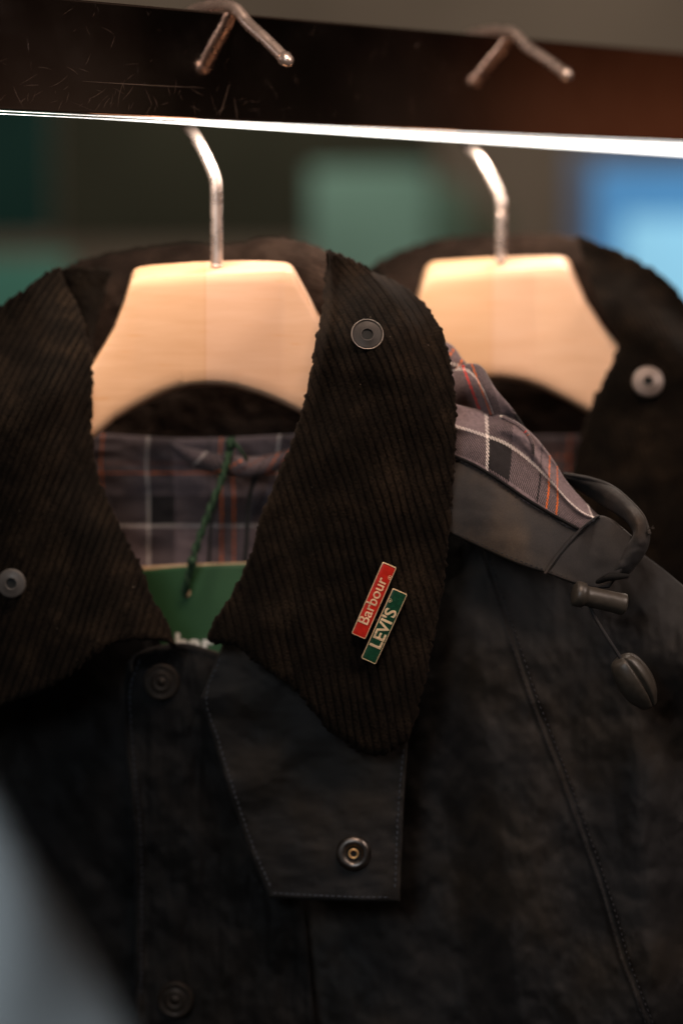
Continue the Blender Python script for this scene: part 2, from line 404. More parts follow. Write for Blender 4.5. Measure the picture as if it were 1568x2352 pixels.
# ------------------------------------------------------------------ hangers
def cols(px, pts):
    p = np.array(pts, float); return np.interp(px, p[:, 0], p[:, 1])
def hanger_body(name, top, ftop, bot, Yc, crease, mat, parent, depth=.022):
    xs = np.unique(np.r_[np.linspace(top[0][0], top[-1][0], 130), [p[0] for p in top]])
    yt = cols(xs, top); yf = cols(xs, ftop); yb = cols(xs, bot)
    l, r = crease
    ss = lambda q: np.where(q > 0, (np.sqrt(q*q+144)-12), 0)
    wing = ss(l-xs)*.000035+ss(xs-r)*.00010
    V = []; nr = None; uv = []
    for i, x in enumerate(xs):
        Yf = Yc-depth/2-wing[i]; Yb = Yc+depth/2-wing[i]*.8
        h = yb[i]-yf[i]; rr = min(26 if xs[i] < 420 else 16, h*.2); ring = []
        # front face, top to bottom, rounded lower edge, underside, back
        ring.append((yf[i], Yf+.0012)); ring.append((yf[i]+3, Yf+.0003)); 
        for k in range(1, 10): ring.append((yf[i]+4+(h-4-rr)*k/10, Yf-.0010*math.sin(math.pi*k/10)))
        for a in (0, .35, .7, 1.): ring.append((yb[i]-rr+rr*math.sin(a*math.pi/2), Yf+.0075*(1-math.cos(a*math.pi/2))))
        ring.append((yb[i]+2, Yc)); ring.append((yb[i], Yb-.002)); ring.append((yb[i]-rr, Yb))
        for k in range(1, 5): ring.append((yb[i]-rr-(yb[i]-rr-yt[i])*k/5, Yb))
        ring.append((yt[i]+2, Yb-.0005)); ring.append((yt[i], Yb-.0025)); ring.append((yt[i]*.65+yf[i]*.35, Yc+.003)); ring.append((yt[i]*.25+yf[i]*.75, Yc-.005))
        nr = len(ring)
        for (py, Y) in ring: V.append(W(x, py, Y)); uv.append((x/1000, -py/1000))
    n = len(xs)
    Fc = [(i*nr+k, i*nr+(k+1) % nr, (i+1)*nr+(k+1) % nr, (i+1)*nr+k) for i in range(n-1) for k in range(nr)]
    Fc.append(tuple(range(nr))[::-1]); Fc.append(tuple((n-1)*nr+k for k in range(nr)))
    o = link_mesh(name, V, Fc, mat, parent, np.array(uv))
    bm = bmesh.new(); bm.from_mesh(o.data); bmesh.ops.recalc_face_normals(bm, faces=bm.faces); bm.to_mesh(o.data); bm.free()
    return o
hd = np.array([.78, -.626, 0])
def hook(px, Y, pyb, sface, L, parent, tipdz, zpk, zbend):
    P0 = W(px, pyb, Y); x0 = np.array([P0[0], Y, 0]); z0 = P0[2]
    s = lambda a, z: x0+hd*a+np.array([0, 0, z])
    zr = zt+.0032
    pts = [s(0, z0-.012), s(0, z0+.012), s(0, z0+.028), s(0, zbend-.006), s(-.0006, zbend+.001), s(-.0045, zbend+.009), s(-.0145, zbend+.024),
           s(-.0265, zbend+.037), s(-.0295, zb+.026), s(-.0265, zt-.010), s(sface-.0320, zt+.0004), s(sface-.0250, zt+.0034), s(sface-.0150, zt+.0044), s(sface-.0062, zt+.0040), s(sface+.0005, zt+.0022), s(sface+.0052, zt-.0016),
           s(sface+.0100, zt-.0016+(tipdz+.0016)*.21), s(sface+.0100+(L-.0100)*.45, zt-.0016+(tipdz+.0016)*.55), s(sface+L, zt+tipdz)]
    h = tube('hook', pts, .0031, CHROME, parent, 20, n=140)
    tip = np.array(pts[-1]); dr = tip-np.array(pts[-2]); dr /= np.linalg.norm(dr)
    lathe('hook_tip', [(.0001, .0042), (.0018, .0039), (.0031, .0025), (.0037, .0005), (.0037, -.0012), (.0031, -.003)], tip, dr, CHROME, h, 24)
    lathe('ferrule', [(.0030, .0000), (.0034, .0002), (.0034, .001), (.0030, .0014)], P0+np.array([0, 0, .0006]), (0, 0, 1), CHROME, h, 24)

h1 = empty('coat_hanger', WV(490, 620, B0), 'wooden hanger inside the front jacket, its pale neck framed by two corduroy collar leaves', 'hanger', 'wooden hangers on the rail')
top1 = [(60, 1010), (150, 905), (215, 830), (240, 790), (262, 750), (285, 690), (303, 628), (309, 618), (322, 613), (350, 609), (450, 602), (550, 599), (620, 600), (655, 603), (668, 608), (676, 618), (700, 662), (727, 715), (775, 790), (850, 870), (950, 950), (1010, 990)]
ft1 = [(60, 1014), (150, 909), (215, 835), (262, 757), (285, 699), (300, 645), (312, 636), (322, 635), (470, 628), (650, 621), (668, 624), (678, 634), (700, 674), (727, 725), (775, 795), (850, 875), (950, 954), (1010, 994)]
bot1 = [(60, 1120), (150, 1060), (215, 1006), (262, 966), (300, 943), (340, 922), (370, 908), (400, 897), (435, 888), (470, 885), (505, 886), (540, 890), (600, 908), (640, 924), (680, 943), (760, 985), (850, 1020), (950, 1050), (1010, 1070)]
hanger_body('hanger_body', top1, ft1, bot1, B0, (318, 645), WOOD, h1)
hook(498, B0, 616, .0126, .034, h1, -.0250, 0, .043)
h2 = empty('coat_hanger', WV(1140, 610, 1.378), 'blurred wooden hanger farther along the rail, inside the rear jacket', 'hanger', 'wooden hangers on the rail')
top2 = [(780, 1010), (860, 920), (900, 850), (930, 770), (955, 695), (972, 630), (978, 614), (990, 603), (1005, 600), (1100, 594), (1200, 590), (1280, 589), (1298, 592), (1307, 601), (1325, 645), (1345, 690), (1380, 745), (1415, 790), (1460, 840), (1520, 900), (1640, 1000)]
ft2 = [(780, 1014), (860, 926), (900, 860), (930, 784), (955, 714), (970, 650), (982, 630), (1000, 626), (1100, 621), (1280, 612), (1298, 614), (1308, 624), (1325, 660), (1345, 700), (1380, 752), (1415, 796), (1460, 845), (1520, 904), (1640, 1004)]
bot2 = [(780, 1080), (860, 1020), (930, 950), (1000, 900), (1060, 876), (1100, 869), (1150, 869), (1200, 876), (1250, 893), (1300, 918), (1345, 943), (1400, 975), (1460, 1010), (1520, 1040), (1640, 1090)]
hanger_body('hanger_body', top2, ft2, bot2, 1.378, (1000, 1225), WOOD2, h2)
hook(1150, 1.378, 600, .0067, .0358, h2, -.0220, 0, .036)

# ------------------------------------------------------------------ jacket 1
def rib_cloth(name, top, bottom, left, right, depth, parent, phase, nu, nv, base=B, pitch=19., amp=.00085, jitter=3.0, mat=None, **kw):
    def d(u, v, px, py):
        ph = phase(px, py)/pitch+.35*fbm(px/60, py/170, 3)
        c = np.abs(ph-np.floor(ph)-.5)*2
        return depth(u, v, px, py)-amp*np.sqrt(np.clip(1-c**3, 0, 1))*(1+.35*fbm(px/30, py/50, 2))
    def uvf(u, v, px, py): return np.stack([phase(px, py)/pitch+.35*fbm(px/60, py/170, 3), py/100], -1)
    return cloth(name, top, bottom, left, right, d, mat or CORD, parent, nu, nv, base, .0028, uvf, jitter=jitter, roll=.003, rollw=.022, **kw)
def integ(ys, sl):
    Yg = np.linspace(400, 2700, 2301); S = np.cumsum(np.interp(Yg, ys, sl)); return lambda py: np.interp(py, Yg, S)
SR = integ([560, 640, 760, 900, 1200, 1700], [1.15, .85, .48, .32, .30, .16])
SL = integ([560, 800, 1100, 1500], [.70, .55, .40, .34])

j1 = empty('waxed_jacket', WV(620, 2100, B0), 'front dark waxed jacket with black corduroy collar, lapel pin and tartan lined hood', 'jacket', 'jackets hanging on the rail')
# back of the collar, standing up behind the hanger
def phb(px, py):
    topy = cols(px, [(100, 640), (250, 582), (430, 557), (615, 545), (700, 556), (800, 600)]); return (py-topy)+.02*px
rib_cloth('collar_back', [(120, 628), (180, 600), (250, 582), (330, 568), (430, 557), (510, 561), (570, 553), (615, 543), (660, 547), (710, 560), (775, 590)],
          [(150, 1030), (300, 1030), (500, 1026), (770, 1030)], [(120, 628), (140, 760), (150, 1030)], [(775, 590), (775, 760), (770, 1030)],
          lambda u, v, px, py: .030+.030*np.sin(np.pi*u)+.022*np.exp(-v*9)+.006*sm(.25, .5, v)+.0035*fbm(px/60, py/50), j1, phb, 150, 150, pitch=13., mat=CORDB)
rib_cloth('collar_fold', [(118, 628), (160, 612), (210, 615), (262, 622)], [(205, 860), (208, 862), (212, 862), (216, 858)],
          [(118, 628), (150, 690), (185, 770), (205, 860)], [(262, 622), (246, 655), (228, 720), (214, 790), (216, 858)],
          lambda u, v, px, py: .018+.012*u-.006*np.sin(np.pi*u)+.003*fbm(px/40, py/40), j1, lambda px, py: px+SL(py)*.9, 60, 90, pitch=13.)
# leaves
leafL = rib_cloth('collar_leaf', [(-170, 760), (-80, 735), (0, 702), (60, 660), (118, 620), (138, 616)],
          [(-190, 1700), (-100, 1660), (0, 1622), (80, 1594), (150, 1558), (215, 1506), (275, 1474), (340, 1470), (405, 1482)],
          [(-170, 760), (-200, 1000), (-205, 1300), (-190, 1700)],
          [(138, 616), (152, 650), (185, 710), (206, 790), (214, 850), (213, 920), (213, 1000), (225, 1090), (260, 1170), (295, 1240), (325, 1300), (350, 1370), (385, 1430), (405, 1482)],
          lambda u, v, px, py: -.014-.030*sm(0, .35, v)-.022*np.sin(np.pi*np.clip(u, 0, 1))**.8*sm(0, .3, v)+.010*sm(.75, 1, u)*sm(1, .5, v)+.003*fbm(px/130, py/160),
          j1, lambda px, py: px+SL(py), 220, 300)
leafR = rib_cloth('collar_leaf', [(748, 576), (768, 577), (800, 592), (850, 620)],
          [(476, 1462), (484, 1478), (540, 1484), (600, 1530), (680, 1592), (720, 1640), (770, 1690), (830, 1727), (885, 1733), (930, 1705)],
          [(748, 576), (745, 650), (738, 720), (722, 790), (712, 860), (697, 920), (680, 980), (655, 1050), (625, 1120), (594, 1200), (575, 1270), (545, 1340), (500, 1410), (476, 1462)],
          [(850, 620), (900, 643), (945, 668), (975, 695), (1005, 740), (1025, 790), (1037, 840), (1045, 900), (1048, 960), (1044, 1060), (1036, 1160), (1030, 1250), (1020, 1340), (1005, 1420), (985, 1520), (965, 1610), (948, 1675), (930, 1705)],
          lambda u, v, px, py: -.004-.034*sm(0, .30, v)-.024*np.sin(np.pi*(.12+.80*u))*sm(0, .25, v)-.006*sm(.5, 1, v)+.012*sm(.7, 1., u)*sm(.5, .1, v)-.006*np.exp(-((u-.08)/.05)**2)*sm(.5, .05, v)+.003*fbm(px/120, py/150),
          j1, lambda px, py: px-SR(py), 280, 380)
def surfY(o, px, py):
    """depth of a cloth surface at a measured point"""
    co = np.empty(len(o.data.vertices)*3); o.data.vertices.foreach_get('co', co); co = co.reshape(-1, 3)
    ref = W(px, py, 1.2); ang = co[:, [0, 2]]/co[:, 1:2]-ref[[0, 2]]/1.2
    return float(co[np.argsort((ang**2).sum(1))[:40], 1].min())
# lining inside the back
tu = lambda x0, y0, P=300.: (lambda u, v, px, py: np.stack([(px-x0-6*np.sin((py-1000)/60)*sm(1150, 1050, py)*-1)/P, (py-y0)/P], -1))
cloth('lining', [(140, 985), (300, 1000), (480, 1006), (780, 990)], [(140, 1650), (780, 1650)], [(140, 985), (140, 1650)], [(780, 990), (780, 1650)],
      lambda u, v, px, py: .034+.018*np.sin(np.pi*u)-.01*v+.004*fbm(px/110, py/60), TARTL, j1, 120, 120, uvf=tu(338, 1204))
cloth('hanging_loop', [(392, 1016), (440, 1030), (500, 1042), (560, 1048), (610, 1046), (668, 1030)], [(396, 1030), (430, 1062), (480, 1084), (530, 1094), (580, 1096), (630, 1082), (672, 1060)],
      [(392, 1016), (396, 1030)], [(668, 1030), (672, 1060)], lambda u, v, px, py: .030-.012*np.sin(np.pi*u)-.003*np.sin(np.pi*v), TARTL, j1, 60, 14,
      uvf=lambda u, v, px, py: np.stack([(px-470)/300+.1*v, (1053-py)/300+.6+.12*np.sin(px/60)], -1))
# body panels
wr = lambda px, py: .0035*fbm(px/150, py/190)+.0016*fbm(px/50, py/70)
cloth('back_panel', [(-260, 1300), (200, 1010), (780, 1010), (1400, 1320), (1800, 1700)], [(-260, 2700), (1800, 2700)], [(-260, 1300), (-260, 2700)], [(1800, 1700), (1800, 2700)],
      lambda u, v, px, py: .085+0*u, WAXD, j1, 60, 60)
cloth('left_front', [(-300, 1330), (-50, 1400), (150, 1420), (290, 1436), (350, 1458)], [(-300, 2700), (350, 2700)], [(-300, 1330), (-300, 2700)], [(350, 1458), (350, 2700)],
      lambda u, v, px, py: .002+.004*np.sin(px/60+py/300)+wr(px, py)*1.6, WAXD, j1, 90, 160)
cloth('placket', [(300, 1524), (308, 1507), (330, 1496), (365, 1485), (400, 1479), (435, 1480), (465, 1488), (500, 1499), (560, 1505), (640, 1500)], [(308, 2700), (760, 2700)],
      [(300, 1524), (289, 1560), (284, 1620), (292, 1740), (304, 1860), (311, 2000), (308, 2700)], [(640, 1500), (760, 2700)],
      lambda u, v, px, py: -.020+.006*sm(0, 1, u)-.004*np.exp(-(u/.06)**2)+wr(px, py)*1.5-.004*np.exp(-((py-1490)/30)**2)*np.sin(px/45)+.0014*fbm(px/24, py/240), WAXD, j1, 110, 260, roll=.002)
def dR(u, v, px, py):
    e = 1045+.10*(py-1500)
    d = -.004-.022*sm(e-70, e+70, px)*sm(1250, 1500, py)
    e2 = 1500+.05*(py-1500); d = d+.020*sm(e2-60, e2+70, px)*sm(1500, 1750, py)
    d = d+.0035*np.sin((px+.35*py)/95)*sm(1100, 1500, px)
    # raglan seam: a soft ridge and groove
    xs_ = np.interp(py, [1260, 1420, 1600, 1780, 2000, 2200, 2352, 2700], [1105, 1160, 1220, 1290, 1370, 1430, 1490, 1600])
    d = d-.0011*sm(-16, -3, px-xs_)*(px-xs_ < 0)+.0009*np.exp(-((px-xs_-5)/5)**2)
    return d+wr(px, py)*1.3
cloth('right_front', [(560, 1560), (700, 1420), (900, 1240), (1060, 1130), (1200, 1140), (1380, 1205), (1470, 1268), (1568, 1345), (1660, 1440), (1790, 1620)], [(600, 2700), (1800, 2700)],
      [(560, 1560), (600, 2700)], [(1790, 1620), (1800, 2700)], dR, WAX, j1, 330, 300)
seam = [(1108, 1275), (1135, 1350), (1160, 1420), (1190, 1510), (1220, 1600), (1255, 1690), (1290, 1780), (1330, 1890), (1370, 2000), (1402, 2100), (1430, 2200), (1460, 2280), (1490, 2360), (1520, 2450)]
def seat(o, pts, lift=.0006):
    return [(x, y, surfY(o, x, y)-float(B(x))-lift) for x, y in pts]
rf = [o for o in COL.objects if o.name == 'right_front'][0]
stitches('seam_stitching', seat(rf, [(x+11, y) for x, y in seam], .0004), THREADD, j1, 8, 6, .0005)
stitches('seam_stitching', seat(rf, [(x-6, y) for x, y in seam], .0003), THREADD, j1, 8, 6, .0003)
# throat tab
tab = cloth('throat_tab', [(515, 1470), (640, 1470), (800, 1490), (950, 1540)], [(618, 2062), (700, 2066), (800, 2070), (918, 2072)],
      [(515, 1470), (462, 1602), (490, 1700), (530, 1832), (575, 1960), (618, 2062)], [(950, 1540), (938, 1690), (927, 1860), (918, 2072)],
      lambda u, v, px, py: -.036-.006*np.sin(np.pi*u)-.004*v+.0022*np.sin((px*.55+py)/34+2*fbm(px/150, py/150))*sm(1., .25, u)*sm(1., .5, v)+.0016*fbm(px/90, py/60), WAX, j1, 170, 200, smooth=(True, False, False, True), roll=.0014, rollw=.012)
te = [(505, 1512), (474, 1604), (502, 1700), (542, 1830), (587, 1958), (628, 2050)]
stitches('tab_stitching', seat(tab, te), THREAD, tab, 8, 5, .00034)
stitches('tab_stitching', seat(tab, [(628, 2051), (720, 2056), (820, 2060), (906, 2061)]), THREAD, tab, 8, 5, .00034)
stitches('tab_stitching', seat(tab, [(926, 1720), (914, 1860), (906, 2056)]), THREAD, tab, 8, 5, .00034)
plk = [o for o in COL.objects if o.name == 'placket'][0]
stitches('placket_stitching', seat(plk, [(322, 1518), (303, 1565), (299, 1620), (308, 1740), (319, 1860), (326, 2000), (324, 2300)]), THREAD, plk, 8, 6, .0003)
tube('placket_highlight', [WV(x, y, float(B(x))+d) for x, y, d in seat(plk, [(303, 1540), (303, 1524), (312, 1506), (332, 1496), (365, 1486), (400, 1480), (435, 1481), (465, 1489), (500, 1500)], .0014)], .0007, WAXB, plk, 8, n=60)  # lighter tube added as the highlight along the placket's top edge
def ns(o, px, py):  # outward direction of the cloth at a point
    a = [WV(px+dx, py+dy, surfY(o, px+dx, py+dy)) for dx, dy in ((-30, 0), (30, 0), (0, -30), (0, 30))]
    n = (a[1]-a[0]).cross(a[2]-a[3]).normalized()
    return n if n.y < 0 else -n
def washer(name, px, py, r, o, mat, parent, hole=.34, h=.0012, lift=.0022, aim=None):
    Y = surfY(o, px, py)-lift; c = WV(px, py, Y); n = aim or ns(o, px, py); R = r/MM/1000*Y/1.24
    rr = R*hole
    return lathe(name, [(rr, -.002), (rr, h*.8), (rr*1.12, h*1.25), (rr*1.3, h), (R*.86, h), (R*.96, h*.8), (R, h*.2), (R, -.001)], c, n, mat, parent, 56, close=False), c, n, R
s_, c_, n_, R_ = washer('snap', 843, 770, 36, leafR, WASH, leafR, .34, aim=Vector((.05, -1, .42)).normalized())
lathe('snap_rim', [(R_*.94, .0010), (R_*.98, .0017), (R_*1.04, .0014), (R_*1.04, 0)], c_, n_, GUN, s_, 56, close=False)
lathe('snap_hole', [(R_*.34, .0004), (.0001, .0003)], c_, n_, BLACKC, s_, 32, close=False)
s_, c_, n_, R_ = washer('snap', 27, 1340, 34, leafL, m_metal('left_washer', (.065, .058, .052), .6, .3), leafL, .34, aim=Vector((-.1, -1, .02)).normalized())
lathe('snap_hole', [(R_*.34, .0004), (.0001, .0003)], c_, n_, BLACKC, s_, 32, close=False)
# tab snap, raised rounded ring with brass eyelet
Y = surfY(tab, 813, 1960); c = WV(812, 1960, Y); n = Vector((-.08, -1, .06)).normalized(); R = .0090
sn = lathe('snap', [(R*.40, -.001), (R*.42, .0008), (R*.50, .0022), (R*.66, .0030), (R*.82, .0027), (R*.95, .0016), (R, .0002), (R*1.0, -.001)], c, n, GUN, tab, 64, close=False)
lathe('socket', [(R*.42, .0010), (R*.34, .0003), (R*.20, .0002), (.0001, .0002)], c, n, BLACKC, sn, 40, close=False)
lathe('eyelet', [(R*.19, .0003), (R*.19, .0012), (R*.22, .0016), (R*.28, .0014), (R*.29, .0003)], c, n, BRASS, sn, 40, close=False)
def stud(px, py, r, o, mat, parent):
    Y = surfY(o, px, py)-.001; c = WV(px, py, Y); n = Vector((-.12, -1, .10)).normalized(); R = r/MM/1000
    p = [(R, -.001), (R*1.0, .0006), (R*.95, .0014), (R*.86, .0016), (R*.80, .0011), (R*.56, .0010), (R*.50, .0017), (R*.42, .0018), (R*.36, .0012), (R*.22, .0013), (R*.18, .0018), (.0001, .0020)]
    b = lathe('snap', p, c, n, mat, parent, 64, close=False)
    V = []; Fc = []
    ax = n; a0 = (Vector((0, 0, 1))-ax*ax.z).normalized(); b0 = ax.cross(a0)   # little raised marks round the rim
    for k in range(26):
        if k % 13 in (0,): continue
        t = 2*math.pi*k/26; rad = a0*math.cos(t)+b0*math.sin(t); tan = ax.cross(rad); s0 = len(V); w = R*(.035 if k % 3 else .06)
        for q in (-1, 1):
            for g in (.60, .76):
                for hh in (.0010, .0016): V.append(c+rad*(R*g)+tan*(w*q)+ax*hh)
        Fc += [tuple(s0+i for i in f) for f in ((0, 1, 3, 2), (4, 6, 7, 5), (0, 4, 5, 1), (2, 3, 7, 6), (1, 5, 7, 3))]
    link_mesh('embossing', V, Fc, mat, b, smooth=False)
    return b
stud(372, 1566, 42, plk, BRONZE, plk)
stud(403, 2296, 42, plk, BRONZE, plk)

# ---- hood
hood = cloth('hood_band', [(1000, 1030), (1040, 1043), (1090, 1066), (1150, 1103), (1200, 1138), (1260, 1175), (1325, 1212), (1352, 1200), (1372, 1184), (1400, 1190), (1425, 1208), (1452, 1232)],
      [(1000, 1212), (1037, 1228), (1110, 1262), (1190, 1297), (1255, 1318), (1320, 1342), (1360, 1352), (1385, 1352), (1400, 1350)],
      [(1000, 1030), (1000, 1212)], [(1452, 1232), (1440, 1290), (1400, 1350)],
      lambda u, v, px, py: -.034-.003*np.sin(np.pi*v)-.010*u+.012*(v-.5)*-1+.0016*fbm(px/110, py/90)+.0012*np.sin((px-py*.4)/40), WAXB, j1, 190, 70, roll=.0016, rollw=.015)
stitches('band_stitching', seat(hood, [(1046, 1054), (1090, 1076), (1150, 1113), (1200, 1149), (1260, 1186), (1318, 1222)], .0003), THREADD, hood, 7, 5, .00035)
stitches('band_stitching', seat(hood, [(1048, 1224), (1110, 1252), (1190, 1287), (1250, 1308), (1320, 1333)], .0003), THREADD, hood, 7, 5, .0003)
stitches('band_stitching', seat(hood, [(1366, 1194), (1332, 1218), (1300, 1252), (1275, 1282), (1252, 1310)], .0004), THREAD, hood, 7, 4, .0004)
tube('band_seam', [WV(x, y, float(B(x))+d-.0004) for x, y, d in seat(hood, [(1373, 1186), (1337, 1213), (1305, 1246), (1280, 1276), (1252, 1316)], .0)], .0009, WAXB, hood, 8)
tube('band_piping', [WV(x, y, float(B(x))+d-.0003) for x, y, d in seat(hood, [(1037, 1045), (1090, 1069), (1150, 1106), (1200, 1141), (1260, 1178), (1325, 1214)], 0)], .0009, WAXD, hood, 8)
hm = cloth('hood_lining', [(990, 905), (1035, 924), (1100, 941), (1160, 955), (1200, 978), (1235, 1010), (1270, 1056), (1300, 1104), (1340, 1150), (1376, 1186)],
      [(990, 1050), (1040, 1062), (1090, 1084), (1150, 1122), (1200, 1156), (1260, 1192), (1330, 1226), (1372, 1200)],
      [(990, 905), (990, 1050)], [(1376, 1186), (1380, 1196), (1372, 1200)],
      lambda u, v, px, py: -.010-.020*sm(0, .9, v)-.004*u+.0045*np.sin((px*.9-py*.6)/22+1.5*v)*sm(1, .25, v)-.004*np.exp(-((v-.30-.1*np.sin(px/50))/.10)**2)+.002*fbm(px/50, py/50), TART, j1, 170, 70, roll=.003,
      uvf=lambda u, v, px, py: np.stack([(u*455-128-22*(v-.5))/300., (.40-v)*150/300.+.0], -1))
hf = cloth('hood_lining', [(990, 870), (1040, 850), (1062, 838), (1085, 834), (1106, 842), (1120, 862), (1124, 890), (1122, 925)],
      [(990, 935), (1040, 935), (1100, 950), (1150, 962), (1190, 985), (1212, 1012)],
      [(990, 870), (990, 935)], [(1122, 925), (1150, 944), (1186, 962), (1208, 986), (1212, 1012)],
      lambda u, v, px, py: .004-.018*np.sin(np.pi*np.clip(u, 0, 1))*np.sin(np.pi*(.15+.7*v))+.003*np.sin(px/14)*v, TART, j1, 100, 60, roll=.004,
      uvf=lambda u, v, px, py: np.stack([-(py-851-.020*np.clip(px-1060, 0, 90)**2)/300., (px-.38*(py-845)-1062)/300.+.527], -1))
cloth('hood_lining', [(990, 770), (1030, 788), (1045, 800), (1060, 822)], [(990, 900), (1040, 890), (1062, 868), (1080, 846)], [(990, 770), (990, 900)], [(1060, 822), (1072, 836), (1080, 846)],
      lambda u, v, px, py: .012-.006*np.sin(np.pi*v)+0*u, TART, j1, 30, 30, uvf=lambda u, v, px, py: np.stack([(px*.8+py*.5-1063)/300., (px*.3-py*.8)/300.+.2], -1))
tube('hood_piping', [WV(x, y, B(x)-.020) for x, y in ((1150, 957), (1188, 976), (1212, 1000), (1222, 1024), (1222, 1042))], .0009, TART, hm, 8)
# drawcord channel loop
lp = cloth('drawcord_loop', [(1296, 1088), (1355, 1099), (1404, 1117), (1443, 1148), (1474, 1183), (1491, 1224), (1487, 1258), (1466, 1293), (1441, 1323)],
      [(1300, 1112), (1340, 1134), (1380, 1160), (1412, 1180), (1438, 1200), (1452, 1226), (1440, 1248), (1404, 1288), (1368, 1335)],
      [(1296, 1088), (1300, 1112)], [(1441, 1323), (1405, 1322), (1368, 1335)],
      lambda u, v, px, py: .004-.046*sm(0, .62, u)-.006*np.sin(np.pi*v)+.0012*fbm(px/26, py/26)+.010*sm(.55, .2, u)*v, WAXB, j1, 110, 26, roll=.0015, rollw=.03)
tube('loop_edge', [WV(x, y, B(x)+d) for x, y, d in ((1296, 1089, .004), (1355, 1100, -.005), (1404, 1118, -.016), (1443, 1149, -.028), (1474, 1184, -.038), (1490, 1225, -.044))], .0010, WAXB, lp, 8)
for k in range(7):
    a = random.uniform(-.5, .7); tube('frayed_thread', [WV(1486, 1216, B(1486)-.045), WV(1494, 1213-3*a, B(1486)-.046), WV(1499+random.uniform(0, 4), 1211-9*a, B(1486)-.046)], 0.00011, BRONZE, lp, 5, n=6)
tube('loop_mouth', [WV(1372, 1336, B(1400)-.050), WV(1400, 1325, B(1400)-.053), WV(1438, 1323, B(1400)-.050)], [.0012, .0022, .0012], WAXD, lp, 10)
# cord lock
Yt = float(B(1370))-.060
a_, b_ = WV(1316, 1362, Yt), WV(1434, 1389, Yt+.004); ax = (b_-a_); Lc = ax.length
cl = lathe('cord_lock', [(.0005, 0), (.0048, .0002), (.0060, .001), (.0062, .003), (.0061, .0050), (.0050, .0058), (.0048, .0072), (.0050, .010), (.0051, Lc-.003), (.0054, Lc-.0012), (.0052, Lc-.0004), (.0046, Lc), (.0036, Lc-.0004), (.0034, Lc-.002), (.0004, Lc-.002)], a_, ax, TOGG, j1, 48)
tube('drawcord', [WV(1352, 1385, Yt+.003), WV(1362, 1412, Yt+.002), WV(1385, 1452, Yt+.001), WV(1410, 1490, Yt), WV(1436, 1530, Yt)], .0009, WAXB, j1, 10)
a_, b_ = WV(1424, 1510, Yt), WV(1492, 1622, Yt+.004); ax = b_-a_; L = ax.length
prof = [(.0004, 0), (.0036, .0003), (.0058, .0014), (.0073, .0042), (.0084, .0085), (.0088, .0130), (.0085, .0175), (.0074, .0220), (.0055, .0258), (.0036, L-.0004), (.0004, L)]
pr = resample(prof, 60)
def gr(s, t):  # two lengthwise grooves parting the bell
    g = 1
    for t0, w, dd in ((GT, .11, .30), (GT-.95, .08, .16)):
        x = (t-t0+math.pi) % (2*math.pi)-math.pi; g -= dd*math.exp(-(x/w)**2)*(1 if s < .93 else .2)
    return g
GT = None
axn = ax.normalized(); a0 = (Vector((0, 0, 1))-axn*axn.z).normalized(); b0 = axn.cross(a0)
want = Vector((.28, -1, .22)); GT = math.atan2(want.dot(b0), want.dot(a0))
lathe('cord_end', [tuple(p) for p in pr], a_, ax, TOGG, j1, 120, disp=gr)

